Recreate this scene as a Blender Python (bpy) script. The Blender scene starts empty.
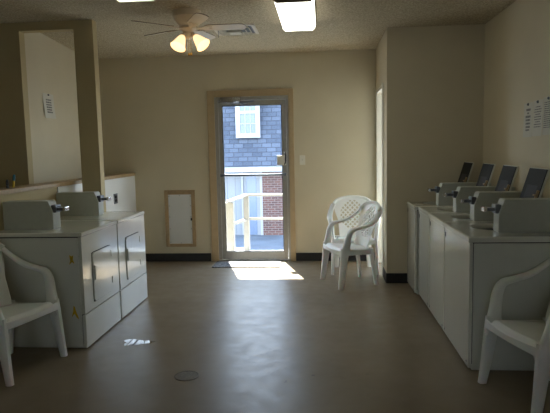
import bpy, bmesh, math, random
from mathutils import Vector, Matrix
random.seed(4)
S = bpy.context.scene
COL = S.collection
PI = math.pi

# ------------------------------------------------------------------ materials
def srgb(r, g, b):
    f = lambda c: (c/255/12.92) if c/255 <= .04045 else ((c/255+.055)/1.055)**2.4
    return (f(r), f(g), f(b), 1)

def mat(name, rgb, rough=.6, metal=0, noise=.04, nscale=14, bump=0, bscale=60, spec=.5, coat=0,
        emit=None, estr=0, trans=0, sss=0, rvar=0):
    m = bpy.data.materials.new(name); m.use_nodes = True
    nt = m.node_tree; N = nt.nodes; L = nt.links
    b = N['Principled BSDF']
    tc = N.new('ShaderNodeTexCoord')
    nz = N.new('ShaderNodeTexNoise'); nz.inputs['Scale'].default_value = nscale; nz.inputs['Detail'].default_value = 5
    L.new(tc.outputs['Object'], nz.inputs['Vector'])
    cr = N.new('ShaderNodeValToRGB')
    a = [max(0, c*(1-noise)) for c in rgb[:3]]; d = [min(1, c*(1+noise)) for c in rgb[:3]]
    cr.color_ramp.elements[0].position = .3; cr.color_ramp.elements[1].position = .7
    cr.color_ramp.elements[0].color = (*a, 1); cr.color_ramp.elements[1].color = (*d, 1)
    L.new(nz.outputs['Fac'], cr.inputs['Fac']); L.new(cr.outputs['Color'], b.inputs['Base Color'])
    b.inputs['Roughness'].default_value = rough; b.inputs['Metallic'].default_value = metal
    b.inputs['Specular IOR Level'].default_value = spec
    b.inputs['Coat Weight'].default_value = coat
    b.inputs['Transmission Weight'].default_value = trans
    if sss:
        b.inputs['Subsurface Weight'].default_value = sss; b.inputs['Subsurface Scale'].default_value = .02
    if rvar:
        mr = N.new('ShaderNodeMapRange'); mr.inputs['To Min'].default_value = rough-rvar; mr.inputs['To Max'].default_value = rough+rvar
        L.new(nz.outputs['Fac'], mr.inputs['Value']); L.new(mr.outputs['Result'], b.inputs['Roughness'])
    if bump:
        n2 = N.new('ShaderNodeTexNoise'); n2.inputs['Scale'].default_value = bscale; n2.inputs['Detail'].default_value = 3
        L.new(tc.outputs['Object'], n2.inputs['Vector'])
        bp = N.new('ShaderNodeBump'); bp.inputs['Strength'].default_value = bump; bp.inputs['Distance'].default_value = .004
        L.new(n2.outputs['Fac'], bp.inputs['Height']); L.new(bp.outputs['Normal'], b.inputs['Normal'])
    if emit:
        b.inputs['Emission Color'].default_value = emit; b.inputs['Emission Strength'].default_value = estr
    return m

WALLC = srgb(206, 195, 168)
M = {}
M['wall'] = mat('cream wall paint', WALLC, .75, bump=.25, bscale=90, noise=.025, nscale=3)
M['tan'] = mat('tan cream wall paint', srgb(184, 167, 126), .75, bump=.25, bscale=90, noise=.025, nscale=3)
M['white_panel'] = mat('white painted board', srgb(214, 214, 210), .5, noise=.02, nscale=5)
M['trim'] = mat('tan door casing paint', srgb(180, 158, 122), .55, noise=.04, nscale=20)
M['white_trim'] = mat('white gloss trim paint', srgb(222, 218, 205), .4, noise=.02)
M['cap'] = mat('tan wood shelf cap', srgb(168, 142, 104), .45, noise=.12, nscale=30)
M['base'] = mat('black vinyl baseboard', srgb(30, 29, 30), .45, noise=.1)
M['enamel'] = mat('white washer enamel', srgb(216, 216, 204), .17, noise=.015, nscale=6, coat=.6)
M['enamel_side'] = mat('white dull side enamel', srgb(212, 212, 200), .4, noise=.03, nscale=5)
M['coin'] = mat('light grey coin box enamel', srgb(186, 188, 176), .45, noise=.03, nscale=25)
M['chrome'] = mat('bright chrome', srgb(210, 210, 212), .18, 1, noise=.02)
M['steel'] = mat('dark slide steel', srgb(110, 114, 120), .35, .8, noise=.1)
M['alu'] = mat('dull aluminium door metal', srgb(160, 158, 150), .42, .35, noise=.04, nscale=30)
M['dark'] = mat('dark gap shade', srgb(26, 26, 27), .8)  # dark fill for panel gaps, stands in for their shade
M['drum'] = mat('dark porcelain tub', srgb(52, 56, 62), .3, noise=.1)
M['lid'] = mat('black lid underside', srgb(20, 21, 22), .75, noise=.15, nscale=20)
M['labelg'] = mat('grey printed label', srgb(52, 54, 57), .7, noise=.15, nscale=60)
M['plastic'] = mat('white resin plastic', srgb(240, 240, 234), .38, noise=.015, nscale=8, sss=.12)
M['paper'] = mat('white paper', srgb(205, 201, 188), .8, noise=.02)
M['ink'] = mat('dark print ink', srgb(112, 110, 108), .8)
M['black'] = mat('black plastic', srgb(22, 22, 24), .4)
M['yellow'] = mat('yellow paint', srgb(205, 170, 25), .6, noise=.2, nscale=60)
M['teal'] = mat('teal plastic', srgb(30, 95, 110), .4)
M['fanmetal'] = mat('antique white fan enamel', srgb(205, 190, 165), .4, noise=.03)
M['blade'] = mat('white fan blade laminate', srgb(214, 200, 176), .45, noise=.03)
M['blade_edge_shade'] = mat('shade brown blade edge', srgb(92, 70, 46), .6)  # edge browned to carry the shade of the backlit blades
M['brass'] = mat('brass chain', srgb(170, 140, 80), .3, 1)
M['fixture'] = mat('brown fixture end metal', srgb(112, 92, 70), .5)
M['diffuser'] = mat('lit prismatic diffuser', srgb(240, 238, 226), .5, emit=(1, .97, .84, 1), estr=3.6)
M['diffuser_dim'] = mat('dimmer lit prismatic diffuser', srgb(240, 238, 226), .5, emit=(.95, 1, .8, 1), estr=2.0)
M['shade'] = mat('lit frosted glass shade', srgb(250, 225, 180), .4, emit=(1, .70, .38, 1), estr=1.35)
M['vent'] = mat('white vent enamel', srgb(215, 208, 190), .45)
M['deck'] = mat('white painted deck boards', srgb(205, 205, 202), .6, noise=.05, nscale=8)
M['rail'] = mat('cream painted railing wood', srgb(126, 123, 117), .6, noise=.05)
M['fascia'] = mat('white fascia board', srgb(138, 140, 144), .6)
M['ground'] = mat('blue grey asphalt', srgb(78, 84, 92), .85, noise=.2, nscale=1.5)
M['outglass'] = mat('bluish window pane', srgb(96, 108, 128), .15, noise=.03)
M['rubber'] = mat('dark rubber', srgb(40, 40, 40), .8)
M['castiron'] = mat('worn iron drain', srgb(104, 94, 80), .5, .3, noise=.35, nscale=70)

def node_mat(name):
    m = bpy.data.materials.new(name); m.use_nodes = True
    return m, m.node_tree.nodes, m.node_tree.links, m.node_tree.nodes['Principled BSDF']

# popcorn ceiling
m, N, L, b = node_mat('popcorn ceiling'); M['ceiling'] = m
tc = N.new('ShaderNodeTexCoord'); n1 = N.new('ShaderNodeTexNoise'); n1.inputs['Scale'].default_value = 70; n1.inputs['Detail'].default_value = 4
L.new(tc.outputs['Object'], n1.inputs['Vector'])
cr = N.new('ShaderNodeValToRGB'); cr.color_ramp.elements[0].position = .35; cr.color_ramp.elements[1].position = .65
cr.color_ramp.elements[0].color = srgb(158, 146, 122); cr.color_ramp.elements[1].color = srgb(200, 188, 160)
L.new(n1.outputs['Fac'], cr.inputs['Fac']); L.new(cr.outputs['Color'], b.inputs['Base Color'])
bp = N.new('ShaderNodeBump'); bp.inputs['Strength'].default_value = .7; bp.inputs['Distance'].default_value = .012
L.new(n1.outputs['Fac'], bp.inputs['Height']); L.new(bp.outputs['Normal'], b.inputs['Normal']); b.inputs['Roughness'].default_value = .9

# worn painted concrete floor
m, N, L, b = node_mat('worn painted concrete'); M['floor'] = m
tc = N.new('ShaderNodeTexCoord'); n1 = N.new('ShaderNodeTexNoise'); n1.inputs['Scale'].default_value = 1.6; n1.inputs['Detail'].default_value = 8; n1.inputs['Roughness'].default_value = .62
L.new(tc.outputs['Object'], n1.inputs['Vector'])
cr = N.new('ShaderNodeValToRGB'); cr.color_ramp.elements[0].position = .33; cr.color_ramp.elements[1].position = .68
cr.color_ramp.elements[0].color = srgb(118, 104, 84); cr.color_ramp.elements[1].color = srgb(136, 121, 99)
L.new(n1.outputs['Fac'], cr.inputs['Fac'])
n3 = N.new('ShaderNodeTexNoise'); n3.inputs['Scale'].default_value = 9; n3.inputs['Detail'].default_value = 6
L.new(tc.outputs['Object'], n3.inputs['Vector'])
c3 = N.new('ShaderNodeValToRGB'); c3.color_ramp.elements[0].position = .71; c3.color_ramp.elements[1].position = .75
c3.color_ramp.elements[0].color = (0, 0, 0, 1); c3.color_ramp.elements[1].color = (1, 1, 1, 1)
L.new(n3.outputs['Fac'], c3.inputs['Fac'])
mx = N.new('ShaderNodeMixRGB'); mx.inputs['Color2'].default_value = srgb(92, 80, 64)
L.new(c3.outputs['Color'], mx.inputs['Fac']); L.new(cr.outputs['Color'], mx.inputs['Color1']); L.new(mx.outputs['Color'], b.inputs['Base Color'])
mr = N.new('ShaderNodeMapRange'); mr.inputs['From Min'].default_value = .3; mr.inputs['From Max'].default_value = .7
mr.inputs['To Min'].default_value = .33; mr.inputs['To Max'].default_value = .42
L.new(n3.outputs['Fac'], mr.inputs['Value']); L.new(mr.outputs['Result'], b.inputs['Roughness'])
n2 = N.new('ShaderNodeTexNoise'); n2.inputs['Scale'].default_value = 16; n2.inputs['Detail'].default_value = 6
L.new(tc.outputs['Object'], n2.inputs['Vector'])
bp = N.new('ShaderNodeBump'); bp.inputs['Strength'].default_value = .05; bp.inputs['Distance'].default_value = .006
L.new(n2.outputs['Fac'], bp.inputs['Height']); L.new(bp.outputs['Normal'], b.inputs['Normal'])
b.inputs['Specular IOR Level'].default_value = .55

# bricks / shingles / siding
def brick_mat(name, c1, c2, mortar, w, h, msize, axis='xz', rough=.85, bias=0, offset=.5):
    m, N, L, b = node_mat(name)
    tc = N.new('ShaderNodeTexCoord'); sx = N.new('ShaderNodeSeparateXYZ'); cx = N.new('ShaderNodeCombineXYZ')
    L.new(tc.outputs['Object'], sx.inputs[0])
    add = N.new('ShaderNodeMath'); add.operation = 'ADD'
    L.new(sx.outputs['X'], add.inputs[0]); L.new(sx.outputs['Y'], add.inputs[1])
    L.new(sx.outputs['X'] if axis == 'xz' else add.outputs[0], cx.inputs[0]); L.new(sx.outputs['Z'], cx.inputs[1])
    br = N.new('ShaderNodeTexBrick'); br.inputs['Scale'].default_value = 1
    br.inputs['Brick Width'].default_value = w; br.inputs['Row Height'].default_value = h
    br.inputs['Mortar Size'].default_value = msize; br.inputs['Color1'].default_value = c1
    br.inputs['Color2'].default_value = c2; br.inputs['Mortar'].default_value = mortar; br.inputs['Bias'].default_value = bias
    br.offset = offset
    L.new(cx.outputs[0], br.inputs['Vector']); L.new(br.outputs['Color'], b.inputs['Base Color'])
    b.inputs['Roughness'].default_value = rough
    return m
M['brick'] = brick_mat('red brick', srgb(88, 56, 50), srgb(68, 47, 46), srgb(108, 98, 94), .24, .083, .012)
M['shingle'] = brick_mat('blue grey shingle', srgb(72, 80, 94), srgb(48, 56, 70), srgb(38, 44, 56), .34, .16, .014)
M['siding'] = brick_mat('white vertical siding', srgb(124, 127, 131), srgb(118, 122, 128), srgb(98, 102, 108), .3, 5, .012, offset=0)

# glass for the door
m, N, L, b = node_mat('clear door glass'); M['glass'] = m
b.inputs['Base Color'].default_value = (1, 1, 1, 1); b.inputs['Roughness'].default_value = 0
b.inputs['IOR'].default_value = 1.45; b.inputs['Transmission Weight'].default_value = 1
nz = N.new('ShaderNodeTexNoise'); nz.inputs['Scale'].default_value = 3
rp = N.new('ShaderNodeMapRange'); rp.inputs['To Min'].default_value = .0; rp.inputs['To Max'].default_value = .01
L.new(nz.outputs['Fac'], rp.inputs['Value']); L.new(rp.outputs['Result'], b.inputs['Roughness'])
out = N['Material Output']
tr = N.new('ShaderNodeBsdfTransparent'); gl = N.new('ShaderNodeBsdfGlossy'); gl.inputs['Roughness'].default_value = .01
fr = N.new('ShaderNodeFresnel'); fr.inputs['IOR'].default_value = 1.45; ms = N.new('ShaderNodeMixShader')
tr.inputs['Color'].default_value = (.95, .97, .97, 1)
ge = N.new('ShaderNodeNewGeometry'); mb = N.new('ShaderNodeMath'); mb.operation = 'SUBTRACT'; mb.inputs[0].default_value = 1
L.new(ge.outputs['Backfacing'], mb.inputs[1]); mu = N.new('ShaderNodeMath'); mu.operation = 'MULTIPLY'
L.new(mb.outputs[0], mu.inputs[0]); L.new(fr.outputs[0], mu.inputs[1]); L.new(mu.outputs[0], ms.inputs[0]); L.new(tr.outputs[0], ms.inputs[1]); L.new(gl.outputs[0], ms.inputs[2]); L.new(ms.outputs[0], out.inputs['Surface'])

# puddle
M['water'] = mat('thin water film', srgb(70, 66, 58), .04, noise=.02, spec=.8, coat=1)
# speckled door mat
m, N, L, b = node_mat('speckled grey mat'); M['mat'] = m
tc = N.new('ShaderNodeTexCoord'); n1 = N.new('ShaderNodeTexNoise'); n1.inputs['Scale'].default_value = 55; n1.inputs['Detail'].default_value = 3
L.new(tc.outputs['Object'], n1.inputs['Vector'])
cr = N.new('ShaderNodeValToRGB'); cr.color_ramp.elements[0].position = .42; cr.color_ramp.elements[1].position = .58
cr.color_ramp.elements[0].color = srgb(44, 42, 42); cr.color_ramp.elements[1].color = srgb(128, 124, 120)
L.new(n1.outputs['Fac'], cr.inputs['Fac']); L.new(cr.outputs['Color'], b.inputs['Base Color']); b.inputs['Roughness'].default_value = .95

# ------------------------------------------------------------------ mesh helpers
def box(bm, x0, x1, y0, y1, z0, z1, bev=0, seg=2, mtx=None):
    vs = [bm.verts.new((x, y, z)) for x in (x0, x1) for y in (y0, y1) for z in (z0, z1)]
    idx = [(0, 1, 3, 2), (4, 6, 7, 5), (0, 4, 5, 1), (2, 3, 7, 6), (0, 2, 6, 4), (1, 5, 7, 3)]
    fs = [bm.faces.new([vs[i] for i in f]) for f in idx]
    es = list({e for f in fs for e in f.edges})
    new = vs
    if bev:
        r = bmesh.ops.bevel(bm, geom=es, offset=bev, segments=seg, affect='EDGES', profile=.5)
        new = list({v for f in r['faces'] for v in f.verts} | {v for v in vs if v.is_valid})
    if mtx is not None:
        bmesh.ops.transform(bm, matrix=mtx, verts=list({v for v in new if v.is_valid}))
    return new

def prism(bm, pts, axis, a0, a1):
    """outline pts (2-D) extruded along axis x/y/z between a0 and a1"""
    def P(p, a):
        return {'x': (a, p[0], p[1]), 'y': (p[0], a, p[1]), 'z': (p[0], p[1], a)}[axis]
    A = [bm.verts.new(P(p, a0)) for p in pts]; B = [bm.verts.new(P(p, a1)) for p in pts]
    bm.faces.new(A); bm.faces.new(B[::-1])
    for i in range(len(pts)):
        j = (i+1) % len(pts); bm.faces.new((A[j], A[i], B[i], B[j]))

def lathe(bm, prof, n=32, mtx=None, a0=0, a1=2*PI):
    full = abs(a1-a0-2*PI) < 1e-4
    cnt = n if full else n+1
    rings = []
    for r, z in prof:
        if r < 1e-5: rings.append([bm.verts.new((0, 0, z))]); continue
        rings.append([bm.verts.new((r*math.cos(a0+(a1-a0)*k/n), r*math.sin(a0+(a1-a0)*k/n), z)) for k in range(cnt)])
    for a, b_ in zip(rings, rings[1:]):
        m_ = n
        for k in range(m_):
            k2 = (k+1) % cnt
            if len(a) == 1 and len(b_) > 1: bm.faces.new((a[0], b_[k2], b_[k]))
            elif len(b_) == 1 and len(a) > 1: bm.faces.new((a[k], a[k2], b_[0]))
            elif len(a) > 1: bm.faces.new((a[k], a[k2], b_[k2], b_[k]))
    vs = [v for r in rings for v in r]
    if mtx is not None: bmesh.ops.transform(bm, matrix=mtx, verts=vs)
    return vs

def spline(pts, n):
    """Catmull-Rom through points with any number of components"""
    P = [pts[0]]+list(pts)+[pts[-1]]; out = []
    for i in range(1, len(P)-2):
        for k in range(n):
            t = k/n; p0, p1, p2, p3 = P[i-1], P[i], P[i+1], P[i+2]
            out.append(tuple(.5*(2*b+(c-a)*t+(2*a-5*b+4*c-d)*t*t+(3*b-a-3*c+d)*t**3) for a, b, c, d in zip(p0, p1, p2, p3)))
    out.append(tuple(pts[-1])); return out

def sweep(bm, path, side=None, n=10, sq=2.0):
    """path rows: x,y,z,halfwidth,halfthick ; side = function(tangent,pos)->width direction"""
    rings = []
    for i, p in enumerate(path):
        a = Vector(path[max(i-1, 0)][:3]); b = Vector(path[min(i+1, len(path)-1)][:3]); t = (b-a).normalized()
        w = side(t, Vector(p[:3])) if side else (Vector((0, 0, 1)) if abs(t.z) < .9 else Vector((1, 0, 0)))
        w = (w-t*w.dot(t)).normalized(); h = t.cross(w)
        ring = []
        for k in range(n):
            c, s = math.cos(2*PI*k/n), math.sin(2*PI*k/n)
            cc = math.copysign(abs(c)**(2/sq), c); ss = math.copysign(abs(s)**(2/sq), s)
            ring.append(bm.verts.new(Vector(p[:3])+w*cc*p[3]+h*ss*p[4]))
        rings.append(ring)
    for a, b in zip(rings, rings[1:]):
        for k in range(n):
            j = (k+1) % n; bm.faces.new((a[k], a[j], b[j], b[k]))
    bm.faces.new(rings[0][::-1]); bm.faces.new(rings[-1])

def tube(bm, pts, r, n=8):
    sweep(bm, [(*p, r, r) for p in pts], n=n)

def obj(name, bm, m, parent=None, smooth=False, loc=None):
    bmesh.ops.recalc_face_normals(bm, faces=bm.faces)
    me = bpy.data.meshes.new(name); bm.to_mesh(me); bm.free()
    me.materials.append(m if not isinstance(m, str) else M[m])
    if smooth:
        for p in me.polygons: p.use_smooth = True
        try: me.set_sharp_from_angle(angle=math.radians(38))
        except Exception: pass
    o = bpy.data.objects.new(name, me); COL.objects.link(o)
    if parent: o.parent = parent
    if loc: o.location = loc
    return o

def thing(name, label, cat, loc=(0, 0, 0), rz=0, group=None):
    o = bpy.data.objects.new(name, None); COL.objects.link(o); o.empty_display_size = .1
    o.location = loc; o.rotation_euler = (0, 0, rz); o['label'] = label; o['category'] = cat
    if group: o['group'] = group
    return o
def tag(o, label, cat, group=None):
    o['label'] = label; o['category'] = cat
    if group: o['group'] = group
    return o
def struct(name, bm, m, label=None, cat=None, parent=None, smooth=False):
    o = obj(name, bm, m, parent, smooth)
    if not parent:
        o['kind'] = 'structure'; o['label'] = label or name; o['category'] = cat or 'wall'
    return o
def boxes(*bs, bev=0):
    bm = bmesh.new()
    for b in bs: box(bm, *b, bev=bev)
    return bm

# ------------------------------------------------------------------ dimensions
B, J, JX, WX, C = 7.218, 6.0, .692, 1.70, 2.748
LX = -3.03; FY = -2.2; HX = -2.56; PY0, PY1 = 5.39, 5.49

# ------------------------------------------------------------------ shell
struct('floor', boxes((-4.1, 1.85, FY-.15, B+.12, -.1, 0)), 'floor', 'worn brown painted concrete floor of the laundry room', 'floor')
bm = bmesh.new()                                   # ceiling sags a little upward around the left partition
nx, ny = 40, 60; g = {}
def sm(t): t = max(0, min(1, t)); return t*t*(3-2*t)
for i in range(nx+1):
    for j in range(ny+1):
        x = -4.1+5.95*i/nx; y = FY-.15+(B+.27-FY)*j/ny
        g[i, j] = bm.verts.new((x, y, C+.07*sm((-1.3-x)/.9)*sm((6.9-y)/1.4)))
for i in range(nx):
    for j in range(ny): bm.faces.new((g[i, j], g[i, j+1], g[i+1, j+1], g[i+1, j]))
r = bmesh.ops.extrude_face_region(bm, geom=list(bm.faces))
for v in [v for v in r['geom'] if isinstance(v, bmesh.types.BMVert)]: v.co.z = 2.95
struct('ceiling', bm, 'ceiling', 'textured popcorn ceiling', 'ceiling', smooth=False)

DX0, DX1, DZ = -1.425, -.435, 2.205                 # door opening
struct('wall_back', boxes((-4.1, DX0, B, B+.12, 0, 2.94), (DX1, .9, B, B+.12, 0, 2.94), (.9, 1.85, B, B+.12, 0, .3), (.9, 1.85, B, B+.12, 2.45, 2.94), (DX0, DX1, B, B+.12, DZ, 2.94)), 'wall', 'cream back wall with the glass door', 'wall')
struct('wall_right', boxes((WX, WX+.12, FY, J, 0, 2.94)), 'wall', 'cream right wall behind the washers', 'wall')
struct('wall_right_recess', boxes((JX, WX+.12, J, J+.1, 0, 2.94)), 'wall', 'cream wall facing the room at the end of the washer row', 'wall')
ODY0, ODY1, ODZ = 6.38, 7.12, 2.19
struct('wall_right_side', boxes((JX, JX+.12, J+.1, ODY0, 0, 2.94), (JX, JX+.12, ODY1, B, 0, 2.94), (JX, JX+.12, ODY0, ODY1, ODZ, 2.94)), 'wall', 'short cream side wall with the white recessed door', 'wall')
struct('wall_left', boxes((LX-.1, LX, PY1, B, 0, 2.94)), 'wall', 'cream left wall seen through the opening', 'wall')
struct('wall_left_front', boxes((-4.1, -4.0, FY, PY0, 0, 2.94)), 'wall', 'cream front left wall', 'wall')
struct('wall_front', boxes((-4.1, -1.0, FY-.1, FY, 0, 2.94), (.2, 1.85, FY-.1, FY, 0, 2.94), (-1.0, .2, FY-.1, FY, 0, .9), (-1.0, .2, FY-.1, FY, 1.55, 2.94)), 'wall', 'cream front wall with an added window', 'wall')
w3 = struct('added_window_3', boxes((-1.0, -.95, FY-.08, FY-.02, .9, 1.55), (.15, .2, FY-.08, FY-.02, .9, 1.55), (-.95, .15, FY-.08, FY-.02, .9, .95), (-.95, .15, FY-.08, FY-.02, 1.5, 1.55)), 'white_trim', 'unseen white framed window added in the front wall for light', 'window')  # added behind the camera to brighten the shaded machine sides
obj('pane', boxes((-.95, .15, FY-.055, FY-.049, .95, 1.5)), 'glass', w3)
struct('wall_partition', boxes((-4.1, -3.03, PY0, PY1, 0, 2.94), (-3.03, -2.46, PY0, PY1, 2.735, 2.94), (-2.46, -2.262, PY0, PY1, 0, 2.94), (-3.03, -2.70, PY0, PY1, 0, 1.18)), 'tan', 'tan partition wall with a tall opening and pillar end', 'wall')
struct('wall_half', boxes((-2.70, HX, 2.4, PY0-.0, 0, 1.185), (-2.70, HX, PY0, B, 0, 1.185)), 'tan', 'tan half-height wall behind the dryers', 'wall')
hw = struct('trim_1', boxes((-2.74, -2.535, 2.38, B, 1.185, 1.222), bev=.004), 'cap', 'tan wooden cap along the half wall', 'trim')
struct('trim_2', boxes((HX, HX+.012, 5.05, B, .1, 1.183)), 'white_panel', 'white painted board on the half wall face', 'trim')
bs = .112
def skirt(name, *b): struct(name, boxes(*b, bev=.003), 'base', 'black vinyl baseboard', 'baseboard')
skirt('baseboard_back', (-2.54, -1.53, B-.008, B, 0, bs), (-.375, JX, B-.008, B, 0, bs))
skirt('baseboard_right', (WX-.008, WX, FY, J, 0, bs))
skirt('baseboard_recess', (JX-.008, WX, J-.008, J, 0, bs), (JX-.008, JX, J, ODY0-.06, 0, bs))
skirt('baseboard_front', (-4.0, WX, FY, FY+.008, 0, bs))
skirt('baseboard_left', (-4.0, -3.992, FY, PY0, 0, bs))

# ------------------------------------------------------------------ door_1 : glass door
d = thing('door_1', 'glass door in aluminium frame on the back wall', 'door', (-.93, B, 0)); d['kind'] = 'structure'
def dp(name, bm, m, parent=d, smooth=False):
    bmesh.ops.translate(bm, verts=bm.verts, vec=(.93, -B, 0)); return obj(name, bm, m, parent, smooth)
bm = bmesh.new(); cz = 2.285
box(bm, -1.515, -1.42, B-.022, B+.0, 0, cz, .004); box(bm, -.44, -.372, B-.022, B+.0, 0, cz, .004)
box(bm, -1.42, -.44, B-.022, B+.0, 2.2, cz, .004)
dp('casing', bm, 'trim')
bm = bmesh.new()
box(bm, -1.42, -1.372, B-.012, B+.1, 0, 2.2, .003); box(bm, -.468, -.44, B-.012, B+.1, 0, 2.2, .003); box(bm, -1.372, -.468, B-.012, B+.1, 2.152, 2.2, .003)
dp('door_frame', bm, 'alu')
dp('threshold', boxes((-1.42, -.44, B-.03, B+.12, .0, .022), bev=.004), 'alu')
bm = bmesh.new(); y0, y1 = B-.002, B+.043
gx0, gx1, gz0, gz1 = -1.318, -.532, .133, 2.083
box(bm, -1.368, gx0, y0, y1, .028, 2.148, .003); box(bm, gx1, -.472, y0, y1, .028, 2.148, .003)
box(bm, gx0, gx1, y0, y1, .028, gz0, .003); box(bm, gx0, gx1, y0, y1, gz1, 2.148, .003)
leaf = dp('door_leaf', bm, 'alu')
bm = boxes((gx0, gx1, B+.018, B+.024, gz0, gz1)); bmesh.ops.translate(bm, verts=bm.verts, vec=(.93, -B, 0)); obj('pane', bm, 'glass', leaf)
bm = bmesh.new(); q = .006
for b_ in ((gx0, gx0+q, y0-.002, B+.017, gz0, gz1), (gx1-q, gx1, y0-.002, B+.017, gz0, gz1), (gx0, gx1, y0-.002, B+.017, gz0, gz0+q), (gx0, gx1, y0-.002, B+.017, gz1-q, gz1)): box(bm, *b_)
bmesh.ops.translate(bm, verts=bm.verts, vec=(.93, -B, 0)); obj('glazing_gasket', bm, 'rubber', leaf)
bm = bmesh.new(); box(bm, -1.36, -.48, B-.062, B-.04, 1.155, 1.185, .006)
for x in (-1.35, -.49): box(bm, x-.012, x+.012, B-.05, B, 1.15, 1.19, .003)
o = dp('push_bar', bm, 'steel'); o['label'] = 'dark metal push bar'
bm = bmesh.new(); box(bm, -.60, -.482, B-.035, B, 1.29, 1.42, .006); dp('lock_box', bm, 'white_trim')
bm = bmesh.new(); tube(bm, spline([(-.5, B-.03, 1.30), (-.487, B-.07, 1.33), (-.485, B-.075, 1.39), (-.49, B-.06, 1.44), (-.5, B-.03, 1.46)], 6), .008); o = dp('door_handle', bm, 'black', smooth=True); o['label'] = 'black curved pull handle'
bm = bmesh.new(); box(bm, -1.33, -1.06, B-.065, B-.012, 2.125, 2.19, .008); box(bm, -1.345, -1.15, B-.068, B-.06, 2.122, 2.14, .002)
o = dp('door_closer', bm, 'chrome')
bm = bmesh.new()
tube(bm, [(-1.08, B-.05, 2.13), (-.99, B-.1, 2.115), (-.89, B-.05, 2.135)], .009); tube(bm, [(-1.2, B-.055, 2.12), (-1.05, B-.12, 2.105), (-.96, B-.09, 2.11)], .009)
lathe(bm, [(0, -.02), (.022, -.02), (.022, .01), (0, .01)], 14, Matrix.Translation((-1.03, B-.1, 2.10)))
a_ = obj('closer_arm', bm, 'steel', o); a_.data.transform(Matrix.Translation((.93, -B, 0)))

# door_2 : recessed white door in the side wall
d2 = thing('door_2', 'white recessed door in the short side wall', 'door', (JX, 6.75, 0)); d2['kind'] = 'structure'
def dp2(name, bm, m, parent=d2, smooth=False):
    bmesh.ops.translate(bm, verts=bm.verts, vec=(-JX, -6.75, 0)); return obj(name, bm, m, parent, smooth)
bm = bmesh.new()
box(bm, JX-.012, JX+.12, ODY0-.055, ODY0+.015, 0, ODZ+.03, .003); box(bm, JX-.004, JX+.12, ODY1-.015, ODY1+.03, 0, ODZ+.03, .003); box(bm, JX-.004, JX+.12, ODY0+.015, ODY1-.015, ODZ-.015, ODZ+.03, .003)
dp2('door_frame', bm, 'white_trim')
leaf_m = Matrix.Translation((JX+.12, ODY0+.02, 0)) @ Matrix.Rotation(math.radians(-8), 4, 'Z')
bm = bmesh.new(); box(bm, 0, .70, -.038, 0, .01, ODZ-.03, .003)
for (a, b_) in ((.15, .95), (1.08, 2.05)):
    for (c, e) in ((.08, .32), (.38, .62)): box(bm, c, e, -.006, .006, a, b_, .005)
bmesh.ops.transform(bm, matrix=leaf_m, verts=bm.verts)
lf2 = dp2('door_leaf', bm, 'white_trim')
bm = bmesh.new(); lathe(bm, [(0, 0), (.028, 0), (.028, .008), (.012, .014), (.012, .04), (.028, .052), (.03, .066), (.02, .078), (0, .08)], 20, leaf_m @ Matrix.Translation((.63, 0, .95)) @ Matrix.Rotation(-PI/2, 4, 'X'))
bmesh.ops.translate(bm, verts=bm.verts, vec=(-JX, -6.75, 0)); obj('door_handle', bm, 'chrome', lf2, smooth=True)
for z in (.74, 1.1, 1.9):
    bm = bmesh.new(); box(bm, JX+.02, JX+.118, ODY0+.012, ODY0+.02, z-.045, z+.045, .001); dp2('hinge', bm, 'chrome')

# side room beyond the doorway and its windows, added to send daylight in
SX = 3.0
struct('wall_side_room_far', boxes((SX, SX+.1, J+.1, 6.25, 0, 2.94), (SX, SX+.1, 7.3, B+.25, 0, 2.94), (SX, SX+.1, 6.25, 7.3, 0, .5), (SX, SX+.1, 6.25, 7.3, 2.2, 2.94)), 'wall', 'cream far wall of the added side room', 'wall')
struct('wall_side_room_front', boxes((WX+.12, SX+.1, J, J+.1, 0, 2.94)), 'wall', 'cream front wall of the added side room', 'wall')
struct('wall_side_room_back', boxes((1.85, SX+.1, B, B+.12, 0, .3), (1.85, SX+.1, B, B+.12, 2.45, 2.94), (SX-.05, SX+.1, B, B+.12, .3, 2.45)), 'wall', 'cream back wall of the added side room', 'wall')
struct('floor_side_room', boxes((1.85, SX+.1, J, B+.12, -.1, 0)), 'floor', 'floor of the added side room', 'floor')
struct('ceiling_side_room', boxes((1.85, SX+.1, J, B+.12, C, 2.95)), 'wall', 'ceiling of the added side room', 'ceiling')
wo = struct('added_window_1', boxes((SX+.02, SX+.08, 6.25, 6.31, .5, 2.2), (SX+.02, SX+.08, 7.12, 7.218, .5, 2.2), (SX+.02, SX+.08, 6.31, 7.12, .5, .56), (SX+.02, SX+.08, 6.31, 7.12, 2.14, 2.2), (SX+.02, SX+.08, 6.31, 7.12, 1.33, 1.38)), 'white_trim', 'unseen white framed window added to the side room for daylight', 'window')
w2 = struct('added_window_2', boxes((.9, .96, B+.03, B+.09, .3, 2.45), (SX-.11, SX-.05, B+.03, B+.09, .3, 2.45), (1.9, 1.96, B+.03, B+.09, .3, 2.45), (.96, SX-.11, B+.03, B+.09, .3, .36), (.96, SX-.11, B+.03, B+.09, 2.39, 2.45)), 'white_trim', 'unseen white framed wide window added to the side room for daylight', 'window')  # added unseen, brightens the back right through the doorway
for a_, b_ in ((.96, 1.9), (1.96, SX-.11)): obj('pane', boxes((a_, b_, B+.055, B+.06, .36, 2.39)), 'glass', w2)
obj('pane', boxes((SX+.045, SX+.05, 6.31, 7.12, .56, 2.14)), 'glass', wo)

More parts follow.
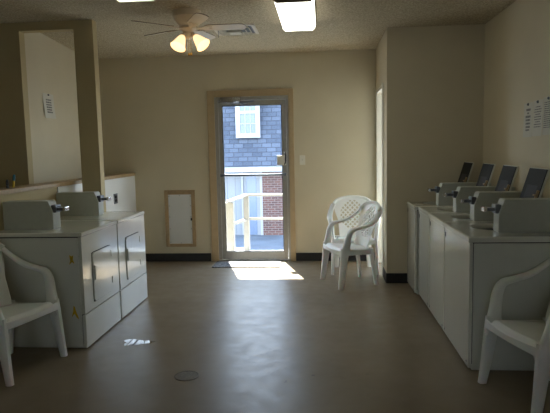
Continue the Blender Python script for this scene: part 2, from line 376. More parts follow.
# ------------------------------------------------------------------ back wall items
p = thing('access_panel', 'white access panel in a tan wooden frame low on the back wall', 'panel', (-1.94, B, .2))
def rel(bm, o): bmesh.ops.translate(bm, verts=bm.verts, vec=-Vector(o.location)); return bm
ax0, ax1, az0, az1 = -2.145, -1.726, .205, .98; f = .05
bm = bmesh.new()
for b_ in ((ax0, ax0+f, az0, az1), (ax1-f, ax1, az0, az1), (ax0+f, ax1-f, az0, az0+f-.008), (ax0+f, ax1-f, az1-f-.01, az1)): box(bm, b_[0], b_[1], B-.02, B, b_[2], b_[3], .003)
obj('frame', rel(bm, p), 'cap', p)
obj('panel', rel(boxes((ax0+f, ax1-f, B-.012, B, az0+f-.008, az1-f-.01)), p), 'white_panel', p)
spots = [(x, az0+f+(az1-az0-2*f-.02)*t) for t in (0.02, .3, .55, .78, .98) for x in (ax0+f+.012, ax1-f-.012)]+[((ax0+ax1)/2, z) for z in (az0+f+.004, az1-f-.024)]
for x, z in spots:
    bm = bmesh.new(); lathe(bm, [(.006, 0), (.005, .004), (0, .005)], 10, Matrix.Translation((x, B-.012, z)) @ Matrix.Rotation(PI/2, 4, 'X')); obj('screw', rel(bm, p), 'steel', p)
obj('latch', rel(boxes((ax1-f-.016, ax1-f+.006, B-.026, B-.01, .565, .60), bev=.003), p), 'black', p)

p = thing('light_switch', 'white light switch plate on the wall right of the glass door', 'switch', (-.266, B, 1.35))
obj('switch_plate', rel(boxes((-.303, -.229, B-.007, B, 1.29, 1.415), bev=.003), p), 'white_trim', p)
obj('toggle', rel(boxes((-.273, -.259, B-.02, B-.006, 1.345, 1.37), bev=.003), p), 'paper', p)

p = thing('wall_outlet', 'dark metal outlet plate on the white board of the half wall', 'outlet', (HX+.012, 6.49, .94))
obj('outlet_plate', rel(boxes((HX+.012, HX+.018, 6.43, 6.55, .875, 1.0), bev=.002), p), 'steel', p)
for z_ in (.90, .945): obj('receptacle', rel(boxes((HX+.017, HX+.024, 6.46, 6.52, z_, z_+.03), bev=.003), p), 'black', p)

# papers
def paper(loc, w, h, label, rows, face, seed, curl=0, group=None):
    """face +1: on a wall facing +x, -1: wall facing -x ; loc = top centre"""
    t = thing('paper_notice', label, 'notice', loc, 0, group)
    rnd = random.Random(seed); bm = bmesh.new(); n = 8
    for s in (0, .0006):
        pass
    rows_v = []
    for i in range(n+1):
        z = -h*i/n; out_ = .003+curl*(i/n)**2*.02
        rows_v.append([[bm.verts.new((face*(out_+dd), y, z)) for y in (-w/2, w/2)] for dd in (0, .0008)])
    for i in range(n):
        a, b_ = rows_v[i], rows_v[i+1]
        for k in (0, 1): bm.faces.new((a[k][0], a[k][1], b_[k][1], b_[k][0]))
        for e in (0, 1): bm.faces.new((a[0][e], a[1][e], b_[1][e], b_[0][e]))
    bm.faces.new((rows_v[0][0][0], rows_v[0][0][1], rows_v[0][1][1], rows_v[0][1][0]))
    bm.faces.new((rows_v[-1][0][0], rows_v[-1][0][1], rows_v[-1][1][1], rows_v[-1][1][0]))
    obj('sheet', bm, 'paper', t)
    bm = bmesh.new()
    for k, (fz, hw_, hh) in enumerate(rows):
        i_ = fz; xo = .0045+curl*(i_)**2*.02
        x0 = -w*hw_/2; 
        while x0 < w*hw_/2-.004:
            L_ = rnd.uniform(.012, .035); x1 = min(x0+L_, w*hw_/2)
            box(bm, *sorted((face*xo, face*(xo+.0006))), x0, x1, -h*fz-hh/2, -h*fz+hh/2); x0 = x1+.006
    obj('printed_lines', bm, 'ink', t)
    bm = bmesh.new(); lathe(bm, [(0, 0), (.011, 0), (.011, .006), (.006, .012), (0, .012)], 12, Matrix.Translation((face*.004, .0, -.012)) @ Matrix.Rotation(face*PI/2, 4, 'Y'))
    obj('push_pin', bm, 'steel', t)
    return t
paper((WX, 4.72, 1.835), .195, .28, 'left sheet of the three white paper notices on the right wall, bold narrow lines', [(.2, .5, .018), (.3, .2, .014), (.4, .55, .018), (.5, .5, .016), (.6, .55, .016), (.7, .5, .016), (.79, .4, .014)], -1, 1, .3)
paper((WX, 4.515, 1.84), .195, .28, 'middle sheet of the three white paper notices on the right wall', [(.18+.07*i, .7 if i % 3 else .5, .007) for i in range(9)], -1, 2, .4)
paper((WX, 4.31, 1.85), .2, .285, 'right sheet of the three white paper notices, cut by the picture edge', [(.14+.055*i, .8, .006) for i in range(13)], -1, 3, .2)
paper((LX, 5.90, 2.165), .235, .27, 'white paper notice on the left wall seen through the partition opening', [(.25+.1*i, .5, .016) for i in range(6)], 1, 4, 1.0)

# pen and scissors on the cap
t = thing('marker_pen', 'yellow marker pen with teal cap standing on the half wall ledge', 'pen', (-2.62, 4.41, 1.222)); t.rotation_euler = (0.0, .0, 0)
mt = Matrix.Rotation(-.22, 4, 'X')
bm = bmesh.new(); lathe(bm, [(0, .002), (.0095, .002), (.0095, .06), (0, .06)], 14, mt); obj('barrel', bm, 'yellow', t, True)
bm = bmesh.new(); lathe(bm, [(0, .058), (.0115, .058), (.0115, .1), (.007, .112), (0, .112)], 14, mt); obj('pen_cap', bm, 'teal', t, True)
bm = bmesh.new(); tube(bm, [(.0, .012*math.cos(a)*1.0, .045+.025*math.sin(a)) for a in [PI*2*k/16 for k in range(17)]], .0055, 8)
box(bm, -.007, .007, -.012, .012, 0, .022, .003)
tag(obj('scissors_handle', bm, 'black', smooth=True, loc=(-2.62, 4.325, 1.222)), 'black loop handle standing on the half wall ledge beside the marker', 'handle')

# ------------------------------------------------------------------ ceiling things
def fluo(x0, x1, y0, y1, label, zc, dm='diffuser'):
    t = thing('ceiling_light', label, 'ceiling light', ((x0+x1)/2, (y0+y1)/2, zc))
    w, l = (x1-x0)/2, (y1-y0)/2
    obj('housing', boxes((-w, w, -l, l, -.022, .0), bev=.003), 'white_trim', t)
    bm = bmesh.new(); prof = [(-w+.004, -.022), (-w+.012, -.06), (-w+.035, -.082), (w-.035, -.082), (w-.012, -.06), (w-.004, -.022)]
    prism(bm, prof, 'y', -l+.02, l-.02); obj('diffuser', bm, dm, t)
    for s in (-1, 1):
        bm = bmesh.new(); prism(bm, [(-w, -.02), (-w+.006, -.064), (-w+.032, -.087), (w-.032, -.087), (w-.006, -.064), (w, -.02)], 'y', s*l, s*(l-.02)); obj('end_cap', bm, 'fixture' if s < 0 else 'white_trim', t)
    return t
fluo(-.388, -.05, 4.47, 5.58, 'lit fluorescent ceiling light at the top centre of the photo', C)
fluo(-1.60, -1.26, 3.1, 4.30, 'lit fluorescent ceiling light mostly cut off at the upper left edge', C+.006, 'diffuser_dim')

FX, FYY, FZ = -1.195, 4.95, C+.001
fan = thing('ceiling_fan', 'white five-blade ceiling fan with lit tulip glass shades', 'ceiling fan', (FX, FYY, FZ))
bm = bmesh.new(); lathe(bm, [(0, 0), (.12, 0), (.125, -.02), (.122, -.05), (.128, -.055), (.122, -.062), (.10, -.10), (.085, -.125), (.05, -.14), (0, -.14)], 36); obj('motor_housing', bm, 'fanmetal', fan, True)
bm = bmesh.new(); lathe(bm, [(0, -.138), (.075, -.138), (.078, -.16), (.06, -.172), (.045, -.19), (.045, -.23), (.03, -.245), (0, -.25)], 28); obj('hub', bm, 'fanmetal', fan, True)
fz = -.15
for k, a in enumerate((4, 77, 152, 222, 298)):
    R = Matrix.Rotation(math.radians(a), 4, 'Z') @ Matrix.Translation((0, 0, fz)) @ Matrix.Rotation(math.radians(-13), 4, 'X')
    bm = bmesh.new(); n = 10; out_ = [(.16, -.045), (.2, -.052), (.46, -.06), (.5, -.052), (.52, -.03), (.525, 0), (.52, .03), (.5, .052), (.46, .06), (.2, .052), (.16, .045)]
    prism(bm, out_, 'z', -.003, .003); bmesh.ops.transform(bm, matrix=R, verts=bm.verts)
    bl = obj('blade', bm, 'blade', fan); bl.data.materials.append(M['blade_edge_shade'])
    for p_ in bl.data.polygons:
        if len(p_.vertices) == 4: p_.material_index = 1
    bm = bmesh.new(); prism(bm, [(.05, -.012), (.12, -.014), (.16, -.035), (.21, -.04), (.225, -.02), (.19, 0), (.225, .02), (.21, .04), (.16, .035), (.12, .014), (.05, .012)], 'z', -.009, -.003); bmesh.ops.transform(bm, matrix=R, verts=bm.verts)
    obj('blade_bracket', bm, 'fanmetal', bl)
for a, tilt in ((244, 34), (338, 44)):
    mtx = Matrix.Rotation(math.radians(a), 4, 'Z') @ Matrix.Translation((.05, 0, -.20)) @ Matrix.Rotation(math.radians(180-tilt), 4, 'Y')
    bm = bmesh.new(); lathe(bm, [(0, 0), (.014, 0), (.014, .03), (.024, .034), (.024, .045), (0, .045)], 18, mtx); ar = obj('lamp_arm', bm, 'fanmetal', fan, True)
    bm = bmesh.new(); pr = [(.022, .04), (.03, .052), (.042, .085), (.054, .125), (.064, .155), (.07, .163)]
    lathe(bm, pr+[(r_-.003, z_) for r_, z_ in pr[::-1]], 24, mtx); obj('lamp_shade', bm, 'shade', fan, True)
for x, y, l in ((.03, -.02, .30), (.012, -.03, .31)):
    bm = bmesh.new(); tube(bm, [(x, y, -.24), (x, y, -.24-l*.42)], .0016, 6); lathe(bm, [(0, 0), (.009, -.008), (.011, -.022), (0, -.034)], 10, Matrix.Translation((x, y, -.24-l*.42))); obj('pull_chain', bm, 'brass', fan)

v = thing('air_vent', 'white square air vent on the ceiling beside the fan', 'vent', (-.885, 5.76, C))
hw_ = .2
bm = bmesh.new()
for b_ in ((-hw_, hw_, -hw_-.02, -hw_+.015), (-hw_, hw_, hw_-.015, hw_+.02), (-hw_-.02, -hw_+.015, -hw_-.02, hw_+.02), (hw_-.015, hw_+.02, -hw_-.02, hw_+.02)): box(bm, *b_, -.014, 0, .003)
obj('frame', bm, 'vent', v)
obj('duct', boxes((-hw_+.01, hw_-.01, -hw_+.01, hw_-.01, -.006, -.001)), 'steel', v)
for k, (s, z) in enumerate(((.165, -.012), (.125, -.022), (.085, -.032))):
    bm = bmesh.new(); r1, r0 = s, s-.026
    def ring(r, z): return [bm.verts.new((x*r, y*r, z)) for x, y in ((-1, -1), (1, -1), (1, 1), (-1, 1))]
    a1, a2, b1, b2 = ring(r1, z-.016), ring(r0, z+.008), ring(r1, z-.013), ring(r0, z+.011)
    for i in range(4):
        j = (i+1) % 4
        bm.faces.new((a1[i], a1[j], a2[j], a2[i])); bm.faces.new((b1[i], b1[j], b2[j], b2[i])); bm.faces.new((a1[i], a1[j], b1[j], b1[i])); bm.faces.new((a2[i], a2[j], b2[j], b2[i]))
    obj('louver', bm, 'vent', v)
obj('centre_plate', boxes((-.055, .055, -.055, .055, -.044, -.04)), 'vent', v)
bm = bmesh.new(); tube(bm, [(-.17, -.06, -.01), (-.17, -.06, -.09)], .0025, 6); obj('damper_lever', bm, 'steel', v)

# ------------------------------------------------------------------ coin boxes & machines
MZ = .905
def coin_box(parent, sx, xf, xb, y0, y1, z):
    """sx=+1: front faces +x (dryers), -1: front faces -x (washers); coordinates local to parent"""
    pr = [(xb, z), (xf, z), (xf, z+.125), (xf-sx*.036, z+.222), (xf-sx*.045, z+.226), (xb, z+.222)]
    bm = bmesh.new(); prism(bm, pr, 'y', y0, y1)
    bmesh.ops.bevel(bm, geom=list(bm.edges), offset=.003, segments=1, affect='EDGES')
    cb = obj('coin_box', bm, 'coin', parent)
    bm = bmesh.new(); ym = (y0+y1)/2
    a, b_ = sorted((xf-sx*.02, xf+sx*.018)); box(bm, a, b_, ym-.045, ym+.045, z+.13, z+.19, .004)
    obj('slide_plate', bm, 'steel', cb)
    bm = bmesh.new(); a, b_ = sorted((xf, xf+sx*.075)); box(bm, a, b_, ym-.03, ym+.03, z+.145, z+.168, .003)
    sl = obj('coin_slide', bm, 'steel', cb)
    bm = bmesh.new(); a, b_ = sorted((xf+sx*.068, xf+sx*.092)); box(bm, a, b_, ym-.035, ym+.035, z+.14, z+.174, .005)
    obj('slide_handle', bm, 'chrome', cb)
    return cb

def washer(y0, y1, label, off=.195, dx=0):
    W = y1-y0; xf, xb = .9475+dx, 1.685+dx; D = xb-xf
    t = thing('washing_machine', label, 'washing machine', (xf+D/2, (y0+y1)/2, 0), 0, 'top-loading washing machines')
    h = W/2; F = -D/2; K = D/2
    bm = bmesh.new(); box(bm, F+.0255, K, -h+.003, h-.003, .035, MZ-.043, .004); box(bm, F+.03, K-.03, -h+.03, h-.03, .0, .04)
    obj('body', bm, 'enamel_side', t)
    obj('seam_shade', boxes((F+.015, K-.01, -h+.009, h-.009, .05, MZ-.034)), 'dark', t)  # dark inner box paints the shade in the cabinet gaps
    bm = bmesh.new(); box(bm, F-.002, F+.022, -h+.002, h-.002, .022, MZ-.038, .006); o = obj('front_panel', bm, 'enamel', t)
    bm = bmesh.new(); box(bm, F-.006, F-.001, h-.055, h-.025, MZ-.105, MZ-.07, .001); obj('badge', bm, 'black', o)
    for y in (-h+.04, h-.04):
        bm = bmesh.new(); lathe(bm, [(.008, 0), (.006, .004), (0, .005)], 10, Matrix.Translation((F-.002, y, .06)) @ Matrix.Rotation(-PI/2, 4, 'Y')); obj('screw', bm, 'steel', o)
    # worktop with round opening
    cx, cy, r = 1.245+dx-(xf+D/2), h-off, .155
    bm = bmesh.new(); n = 48
    def outer(a):
        c, s = math.cos(a), math.sin(a); x0_, x1_, y0_, y1_ = F-.008, K, -h+.002, h-.002
        tt = 1e9
        if c > 1e-6: tt = min(tt, (x1_-cx)/c)
        if c < -1e-6: tt = min(tt, (x0_-cx)/c)
        if s > 1e-6: tt = min(tt, (y1_-cy)/s)
        if s < -1e-6: tt = min(tt, (y0_-cy)/s)
        return (cx+c*tt, cy+s*tt)
    angs = [2*PI*k/n for k in range(n)]
    for X_, Y_ in ((F-.008, -h+.002), (K, -h+.002), (F-.008, h-.002), (K, h-.002)): angs.append(math.atan2(Y_-cy, X_-cx) % (2*PI))
    angs = sorted(set(round(a, 6) for a in angs)); n = len(angs)
    levels = []
    O_ = [outer(a) for a in angs]
    ins = lambda p, q: (max(F-.008+q, min(K-q, p[0])), max(-h+.002+q, min(h-.002-q, p[1])))
    levels.append([bm.verts.new((*p, MZ-.036)) for p in O_])
    levels.append([bm.verts.new((*p, MZ-.012)) for p in O_])
    levels.append([bm.verts.new((*ins(p, .004), MZ-.003)) for p in O_])
    levels.append([bm.verts.new((*ins(p, .012), MZ)) for p in O_])
    levels.append([bm.verts.new((cx+(r+.02)*math.cos(a), cy+(r+.02)*math.sin(a), MZ)) for a in angs])
    levels.append([bm.verts.new((cx+(r+.008)*math.cos(a), cy+(r+.008)*math.sin(a), MZ-.012)) for a in angs])
    levels.append([bm.verts.new((cx+r*math.cos(a), cy+r*math.sin(a), MZ-.03)) for a in angs])
    levels.append([bm.verts.new((cx+r*math.cos(a), cy+r*math.sin(a), MZ-.036)) for a in angs])
    for i in range(len(levels)):
        A, Bv = levels[i], levels[(i+1) % len(levels)]
        for k in range(n):
            j = (k+1) % n; bm.faces.new((A[k], A[j], Bv[j], Bv[k]))
    obj('worktop', bm, 'enamel', t)
    bm = bmesh.new(); lathe(bm, [(r-.002, MZ-.036), (r-.004, .5), (r-.04, .46), (.05, .46), (.045, .75), (.03, .78), (0, .78)], 32, Matrix.Translation((cx, cy, 0))); obj('wash_tub', bm, 'drum', t, True)
    # open lid
    lx = cx+r+.012; top = Matrix.Translation((lx, cy, MZ+.012)) @ Matrix.Rotation(math.radians(17), 4, 'Y')
    bm = bmesh.new(); box(bm, 0, .014, -.168, .168, 0, .43, .005, mtx=top); ld = obj('lid', bm, 'enamel_side', t)
    bm = bmesh.new(); box(bm, -.006, 0.001, -.160, .160, .008, .422, .002, mtx=top); o = obj('lid_liner', bm, 'lid', ld); o['label'] = 'black underside of the raised lid'
    bm = bmesh.new(); box(bm, -.0075, -.0055, -.1, .09, .20, .30, .0005, mtx=top); obj('instruction_label', bm, 'labelg', ld)
    bm = bmesh.new(); box(bm, -.022, -.004, -.158, -.143, .205, .27, .003, mtx=top); box(bm, -.03, -.004, -.158, -.12, .225, .237, .003, mtx=top); obj('lid_catch', bm, 'cap', ld)
    for y in (-.12, .12):
        bm = bmesh.new(); box(bm, lx-.004, lx+.02, cy+y-.02, cy+y+.02, MZ, MZ+.02, .003); obj('hinge', bm, 'steel', ld)
    coin_box(t, -1, 1.178+dx-(xf+D/2), K, cy-r-.125, cy-r-.008, MZ)
    return t
washer(3.59, 4.33, 'nearest white top-loading washer with open lid, beside the right foreground chair', .29)
washer(4.335, 4.94, 'second white top-loading washer from the near end of the right row', .30)
washer(4.945, 5.485, 'third white top-loading washer from the near end of the right row', .26)
washer(5.495, 5.988, 'farthest white top-loading washer of the right row, against the end wall', .195, -.035)

def dryer(y0, y1, label, co):
    W = y1-y0; xf, xb = -1.82, -2.545; D = xf-xb
    t = thing('dryer', label, 'dryer', (xf-D/2, (y0+y1)/2, 0), 0, 'front-loading dryers')
    h = W/2; F = D/2; K = -D/2
    bm = bmesh.new(); box(bm, K, F-.0295, -h+.003, h-.003, .02, MZ-.039, .004); box(bm, K+.03, F-.03, -h+.03, h-.03, 0, .04); obj('body', bm, 'enamel_side', t)
    obj('seam_shade', boxes((K+.01, F-.012, -h+.009, h-.009, .04, MZ-.031)), 'dark', t)  # inner box coloured dark as shade between the panels
    dy0, dy1, dz0, dz1 = -h+.17, -h+.54, .325, .72
    zt = .27
    # upper front panel with door hole
    bm = bmesh.new()
    for b_ in ((-h+.002, dy0, zt+.004, MZ-.034), (dy1, h-.002, zt+.004, MZ-.034), (dy0, dy1, zt+.004, dz0), (dy0, dy1, dz1, MZ-.034)): box(bm, F-.026, F, b_[0], b_[1], b_[2], b_[3])
    bmesh.ops.remove_doubles(bm, verts=bm.verts, dist=.0001)
    fp = obj('front_panel', bm, 'enamel', t)
    obj('toe_panel', boxes((F-.026, F+.002, -h+.002, h-.002, .008, zt-.003), bev=.005), 'enamel', t)
    bm = bmesh.new(); q = .004; r_ = .035
    def rr(a0, a1, b0, b1, r, n=6):
        pts = []
        for cx, cy, s in ((a1-r, b1-r, 0), (a0+r, b1-r, 1), (a0+r, b0+r, 2), (a1-r, b0+r, 3)):
            for k in range(n+1):
                a = PI/2*(s+k/n); pts.append((cx+r*math.cos(a), cy+r*math.sin(a)))
        return pts
    prism(bm, rr(dy0-.004, dy1+.004, dz0-.004, dz1+.004, r_), 'x', F-.01, F+.001); obj('door_gap_shade', bm, 'dark', fp)  # dark plate painted as the shade around the dryer door
    bm = bmesh.new(); prism(bm, rr(dy0+.002, dy1-.002, dz0+.002, dz1-.002, r_-.004), 'x', F-.01, F+.009)
    bmesh.ops.bevel(bm, geom=list(bm.edges), offset=.003, segments=2, affect='EDGES')
    dr = obj('door', bm, 'enamel', t)
    bm = bmesh.new(); box(bm, F+.006, F+.02, dy0+.012, dy0+.034, .50, .615, .005); obj('handle', bm, 'coin', dr)
    for z0_ in (.39, .62): bm = bmesh.new(); box(bm, F+.0, F+.014, dy1-.006, dy1+.012, z0_, z0_+.055, .002); obj('hinge', bm, 'enamel_side', dr)
    bm = bmesh.new(); box(bm, K, F+.008, -h+.001, h-.001, MZ-.032, MZ, .008, 3); obj('worktop', bm, 'enamel', t)
    coin_box(t, 1, -2.13-(xf-D/2), K, co, co+.12, MZ)
    return t
dr1 = dryer(3.91, 4.622, 'nearer white dryer with yellow paint marks on its side, behind the left foreground chair', -.712/2+.2)
dryer(4.645, 5.37, 'farther white dryer standing against the tan pillar', -.73/2+.35)
def blot(pts, label):
    bm = bmesh.new(); prism(bm, pts, 'y', -.712/2+.0015, -.712/2+.0035); o = obj('paint_mark', bm, 'yellow', dr1); o['label'] = label
cx = -2.1825
blot([(-1.92-cx, .735), (-1.90-cx, .725), (-1.888-cx, .735), (-1.893-cx, .70), (-1.882-cx, .665), (-1.90-cx, .68), (-1.925-cx, .66), (-1.915-cx, .69)], 'upper yellow paint mark')
blot([(-1.912-cx, .34), (-1.90-cx, .335), (-1.893-cx, .30), (-1.878-cx, .26), (-1.872-cx, .235), (-1.89-cx, .25), (-1.905-cx, .28), (-1.93-cx, .25), (-1.915-cx, .30)], 'lower yellow paint mark')

# ------------------------------------------------------------------ plastic armchairs
def make_chair(label):
    t = thing('plastic_armchair', label, 'chair', (0, 0, 0), 0, 'white resin armchairs')
    # seat
    bm = bmesh.new(); nu, nv = 22, 20; G = {}
    for i in range(nu+1):
        for j in range(nv+1):
            s = -1+2*i/nu; v_ = j/nv
            hwid = .235-.035*v_
            es = max(0, abs(s)-.86)/.14; ev0 = max(0, .10-v_)/.10
            x = hwid*s*(1 if abs(s) < .99 else 1.01)
            y = -.235+.425*v_ + .02*(s*s)*(1-v_)
            z = .425-.018*math.sin(PI*min(1, v_*1.05))*(1-s*s)+.012*(1-v_)-.03*v_
            z -= .055*es**2 + .06*ev0**2
            G[i, j] = bm.verts.new((x, y, z))
    for i in range(nu):
        for j in range(nv): bm.faces.new((G[i, j], G[i+1, j], G[i+1, j+1], G[i, j+1]))
    o = obj('seat', bm, 'plastic', t, True); md = o.modifiers.new('thick', 'SOLIDIFY'); md.thickness = .007; md.offset = -1
    # side rails under the seat
    bm = bmesh.new()
    for s in (-1, 1): sweep(bm, spline([(s*.245, -.19, .385, .03, .008), (s*.225, 0, .378, .026, .007), (s*.2, .17, .37, .03, .008)], 5), lambda t_, p: Vector((0, 0, 1)), 8, 3)
    sweep(bm, spline([(-.245, -.215, .39, .03, .007), (0, -.24, .392, .022, .007), (.245, -.215, .39, .03, .007)], 6), lambda t_, p: Vector((0, 0, 1)), 8, 3)
    obj('apron', bm, 'plastic', t, True)
    # legs
    for s in (-1, 1):
        bm = bmesh.new(); sweep(bm, spline([(s*.25, -.165, .43, .055, .02), (s*.254, -.182, .33, .044, .022), (s*.259, -.205, .15, .034, .02), (s*.264, -.228, 0, .026, .018)], 5), lambda t_, p: Vector((0, 1, 0)), 12, 3.2); obj('leg', bm, 'plastic', t, True)
    for s in (-1, 1):
        bm = bmesh.new(); sweep(bm, spline([(s*.185, .165, .41, .045, .018), (s*.19, .18, .28, .038, .018), (s*.197, .20, .14, .03, .017), (s*.203, .215, 0, .024, .016)], 5), lambda t_, p: Vector((1, 0, 0)), 12, 3.2); obj('leg', bm, 'plastic', t, True)
    # arms
    for s in (-1, 1):
        path = [(s*.252, -.165, .40, .026, .05), (s*.262, -.148, .49, .026, .038), (s*.272, -.128, .58, .028, .032), (s*.281, -.085, .636, .031, .022), (s*.287, .0, .654, .034, .016), (s*.285, .09, .676, .034, .015), (s*.27, .175, .726, .033, .014), (s*.235, .245, .80, .032, .013)]
        def sd(t_, p, s=s): return Vector((s, .45*max(0, min(1, (p.y-.08)/.12)), 0))
        bm = bmesh.new(); sweep(bm, spline(path, 6), sd, 14, 2.8); obj('armrest', bm, 'plastic', t, True)
    # rim
    arch = [(-.235, .245, .80, .032, .013), (-.2, .275, .835, .03, .013), (-.13, .295, .865, .028, .013), (0, .305, .878, .028, .013), (.13, .295, .865, .028, .013), (.2, .275, .835, .03, .013), (.235, .245, .80, .032, .013)]
    bm = bmesh.new(); sweep(bm, spline(arch, 6), lambda t_, p: Vector((0, .5, -1)), 12, 3)
    rim = obj('back_rim', bm, 'plastic', t, True)
    # lattice back
    bm = bmesh.new(); nu, nv = 64, 72; G = {}
    def surf(s, v_):
        wid = .165+.03*v_+.035*sm((v_-.45)/.4)
        x = s*wid
        ztop = .87-.07*abs(s)**2.4
        z = .40+(ztop-.40)*v_
        y = .17+.135*v_**1.1-.045*s*s
        return Vector((x, y, z))
    for i in range(nu+1):
        for j in range(nv+1): G[i, j] = bm.verts.new(surf(-1+2*i/nu, j/nv))
    for i in range(nu):
        for j in range(nv):
            p = surf(-1+2*(i+.5)/nu, (j+.5)/nv)
            a, b_ = p.x/.058, (p.z-.46)/.058
            hole = False
            if .5 < p.z < .86 and abs(p.x) < .15 and (abs(p.x)/.15)**2+((p.z-.66)/.18)**2 < 1.05:
                fa, fb = abs(a-round(a)), abs(b_-round(b_))
                ga, gb = abs(a+.5-round(a+.5)), abs(b_+.5-round(b_+.5))
                if fa+fb < .30 or ga+gb < .30: hole = True
            if not hole: bm.faces.new((G[i, j], G[i+1, j], G[i+1, j+1], G[i, j+1]))
    for v_ in [v_ for v_ in bm.verts if not v_.link_faces]: bm.verts.remove(v_)
    o = obj('backrest', bm, 'plastic', t, True); md = o.modifiers.new('thick', 'SOLIDIFY'); md.thickness = .007; md.offset = 0
    return t
def dup(root, loc, rz, label):
    r_ = root.copy(); COL.objects.link(r_); r_.location = loc; r_.rotation_euler = (0, 0, rz); r_['label'] = label
    for ch in list(root.children):
        c = ch.copy(); COL.objects.link(c); c.parent = r_
    return r_
ch = make_chair('white plastic armchair with lattice back in the left foreground, facing the middle of the room')
ch.location = (-2.215, 3.56, 0); ch.rotation_euler = (0, 0, math.atan2(-.22, .975)+PI/2)
dup(ch, (1.275, 3.215, 0), math.atan2(-.25, -.966)+PI/2, 'white plastic armchair in the right foreground beside the nearest washer')
dup(ch, (.29, 6.03, 0), math.atan2(-.145, -.37)+PI/2, 'white plastic armchair turned sideways in front of the other near the back door')
dup(ch, (.365, 6.62, 0), 0.0, 'white plastic armchair facing forward against the back corner, behind the sideways one')

# ------------------------------------------------------------------ floor things
bm = bmesh.new(); box(bm, -1.44, -.56, 6.80, 7.175, 0, .012, .004); tag(obj('door_mat', bm, 'mat'), 'speckled grey door mat on the floor at the glass door', 'mat')
t = thing('floor_drain', 'round metal drain cover set in the front floor', 'drain', (-.925, 3.447, 0))
bm = bmesh.new(); lathe(bm, [(.074, .0), (.082, .0), (.083, .003), (.075, .005), (.074, .003)], 40); obj('drain_ring', bm, 'castiron', t)
bm = bmesh.new(); lathe(bm, [(0, .003), (.074, .003), (.074, 0), (0, 0)], 40); obj('drain_cover', bm, 'castiron', t)
bm = bmesh.new(); pts = []
rn = random.Random(8)
for k in range(28):
    a = 2*PI*k/28; rr_ = 1+.25*math.sin(3*a+1)+.12*rn.uniform(-1, 1); pts.append((.115*rr_*math.cos(a), .065*rr_*math.sin(a)))
prism(bm, pts, 'z', 0, .0015); tag(obj('water_puddle', bm, 'water', loc=(-1.49, 4.07, 0)), 'small shiny puddle on the floor in front of the nearer dryer', 'puddle')

# ------------------------------------------------------------------ outside
bm = boxes((-30, 30, B+.13, 60, -1.75, -1.62)); struct('ground', bm, 'ground', 'grey pavement outside below the door', 'ground')
dk = thing('entry_deck', 'white painted wooden landing outside the glass door', 'deck', (.2, 8.05, 0))
bm = bmesh.new(); n = 0; y = B+.13
while y < 8.20:
    box(bm, -1.5-.2, 3-.2, y-8.05, min(y+.14, 8.30)-8.05, -.075, -.04, .004); y += .146
obj('decking', bm, 'deck', dk)
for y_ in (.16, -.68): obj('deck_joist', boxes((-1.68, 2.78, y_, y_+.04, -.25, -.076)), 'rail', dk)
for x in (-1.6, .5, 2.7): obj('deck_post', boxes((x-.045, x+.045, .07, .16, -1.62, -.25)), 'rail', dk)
rl = thing('porch_railing', 'cream wooden railing around the landing outside the door', 'railing', (-1.17, 8.21, -.04))
def rp_(name, *b): obj(name, rel(boxes(*b, bev=.004), rl), 'rail', rl)
rp_('post', (-1.215, -1.13, 8.17, 8.25, -.04, .80)); rp_('post', (-1.45, -1.31, 7.83, 7.93, -.04, .74))
rp_('post', (.75, .84, 8.17, 8.25, -.04, .80)); rp_('post', (2.7, 2.79, 8.17, 8.25, -.04, .80))
rp_('rail', (-1.215, 2.79, 8.165, 8.255, .80, .83)); rp_('rail', (-1.13, 2.79, 8.20, 8.23, .43, .47))
bm = bmesh.new(); sweep(bm, [(-1.175, 8.2, .816, .045, .015), (-1.38, 7.8, .758, .045, .015)], lambda t_, p: Vector((1, 0, 0)), 8, 4); obj('rail', rel(bm, rl), 'rail', rl)
bm = bmesh.new(); sweep(bm, [(-1.18, 8.18, .44, .02, .025), (-1.37, 7.92, .40, .02, .025)], lambda t_, p: Vector((1, 0, 0)), 8, 4); obj('rail', rel(bm, rl), 'rail', rl)

hs = thing('neighbour_house', 'neighbouring house with blue grey shingle mansard, white siding and brick', 'house', (-2, 19.7, -1.62))
def hp(name, bm, m, parent=hs): return obj(name, rel(bm, hs), m, parent)
hp('siding_wall', boxes((-9, -2.2, 19.72, 24, -1.62, .75)), 'siding')
hp('brick_wall', boxes((-2.2, 6, 19.68, 24, -1.62, .72)), 'brick')
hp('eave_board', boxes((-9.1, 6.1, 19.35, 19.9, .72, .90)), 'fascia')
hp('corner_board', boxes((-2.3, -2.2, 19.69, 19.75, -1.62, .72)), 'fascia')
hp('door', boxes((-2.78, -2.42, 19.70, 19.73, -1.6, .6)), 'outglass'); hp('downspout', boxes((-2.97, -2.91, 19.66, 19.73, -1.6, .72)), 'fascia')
bm = bmesh.new(); prism(bm, [(19.35, .9), (20.5, 4.6), (23.2, 4.6), (24.2, .9)], 'x', -9.1, 6.1); hp('mansard_roof', bm, 'shingle')
dx0, dx1, dz0 = -3.06, -2.26, 2.0; dyf = 19.55
dm = hp('dormer', boxes((dx0, dx1, dyf+.05, 20.9, dz0, 3.75)), 'fascia')
bm = boxes((dx0-.04, dx0+.12, dyf, dyf+.06, dz0-.06, 3.75), (dx1-.12, dx1+.04, dyf, dyf+.06, dz0-.06, 3.75), (dx0+.12, dx1-.12, dyf, dyf+.06, dz0-.06, dz0+.1), (dx0+.12, dx1-.12, dyf, dyf+.06, 2.8, 2.9), (dx0+.12, dx1-.12, dyf, dyf+.06, 3.6, 3.75))
wf = hp('window_frame', bm, 'fascia', dm)
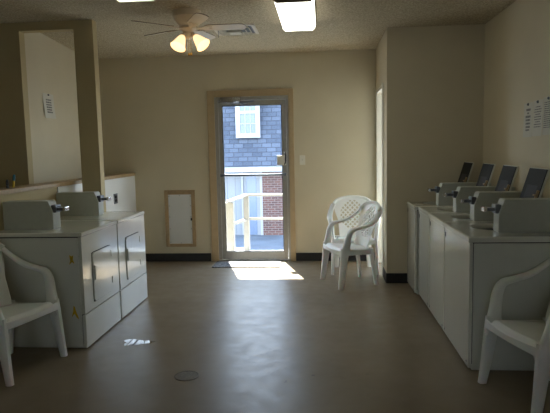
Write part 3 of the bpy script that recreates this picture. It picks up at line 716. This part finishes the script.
bm = boxes(*[(dx0+.12+(dx1-dx0-.24)*k/3-.012, dx0+.12+(dx1-dx0-.24)*k/3+.012, dyf+.01, dyf+.04, dz0+.1, 3.6) for k in (1, 2)], (dx0+.12, dx1-.12, dyf+.01, dyf+.04, 2.43, 2.455), (dx0+.12, dx1-.12, dyf+.01, dyf+.04, 3.23, 3.255)); hp('glazing_bar', bm, 'fascia', dm)
hp('pane', boxes((dx0+.1, dx1-.1, dyf+.035, dyf+.05, dz0+.08, 3.62)), 'outglass', dm)
bm = bmesh.new(); prism(bm, [(dx0-.15, 3.75), (dx1+.15, 3.75), ((dx0+dx1)/2, 4.25)], 'y', dyf-.1, 21.5); hp('dormer_roof', bm, 'shingle', dm)

# ------------------------------------------------------------------ light
w = bpy.data.worlds.new('World'); S.world = w; w.use_nodes = True
N, L = w.node_tree.nodes, w.node_tree.links
bg = N['Background']; tc = N.new('ShaderNodeTexCoord'); sx = N.new('ShaderNodeSeparateXYZ'); cr = N.new('ShaderNodeValToRGB')
L.new(tc.outputs['Generated'], sx.inputs[0]); L.new(sx.outputs['Z'], cr.inputs['Fac']); L.new(cr.outputs['Color'], bg.inputs['Color'])
cr.color_ramp.elements[0].color = (.85, .93, 1, 1); cr.color_ramp.elements[1].color = (.42, .62, 1, 1)
bg.inputs['Strength'].default_value = 9.5
sd = bpy.data.lights.new('Sun', 'SUN'); so = bpy.data.objects.new('Sun', sd); COL.objects.link(so)
sd.energy = 48; sd.angle = math.radians(.53); sd.color = (1, .98, .94)
dirv = Vector((.3, -1, -1.9)); so.rotation_euler = dirv.to_track_quat('-Z', 'Y').to_euler()

# ------------------------------------------------------------------ camera
f_px, pitch, roll, yaw, hh = 544.78, -.1039, -.0211, .0888, 1.4962
fw = Vector((-math.sin(yaw)*math.cos(pitch), math.cos(yaw)*math.cos(pitch), math.sin(pitch)))
rt = Vector((math.cos(yaw), math.sin(yaw), 0)); up = rt.cross(fw)
r2 = math.cos(roll)*rt+math.sin(roll)*up; u2 = -math.sin(roll)*rt+math.cos(roll)*up
cd = bpy.data.cameras.new('Camera'); co = bpy.data.objects.new('Camera', cd); COL.objects.link(co)
cd.sensor_width = 36; cd.lens = 36*f_px/550; cd.clip_start = .05
mw = Matrix((r2, u2, -fw)).transposed().to_4x4(); mw.translation = (0, 0, hh); co.matrix_world = mw
S.camera = co
S.view_settings.view_transform = 'Standard'; S.view_settings.look = 'None'; S.view_settings.gamma = 1; S.view_settings.exposure = 0
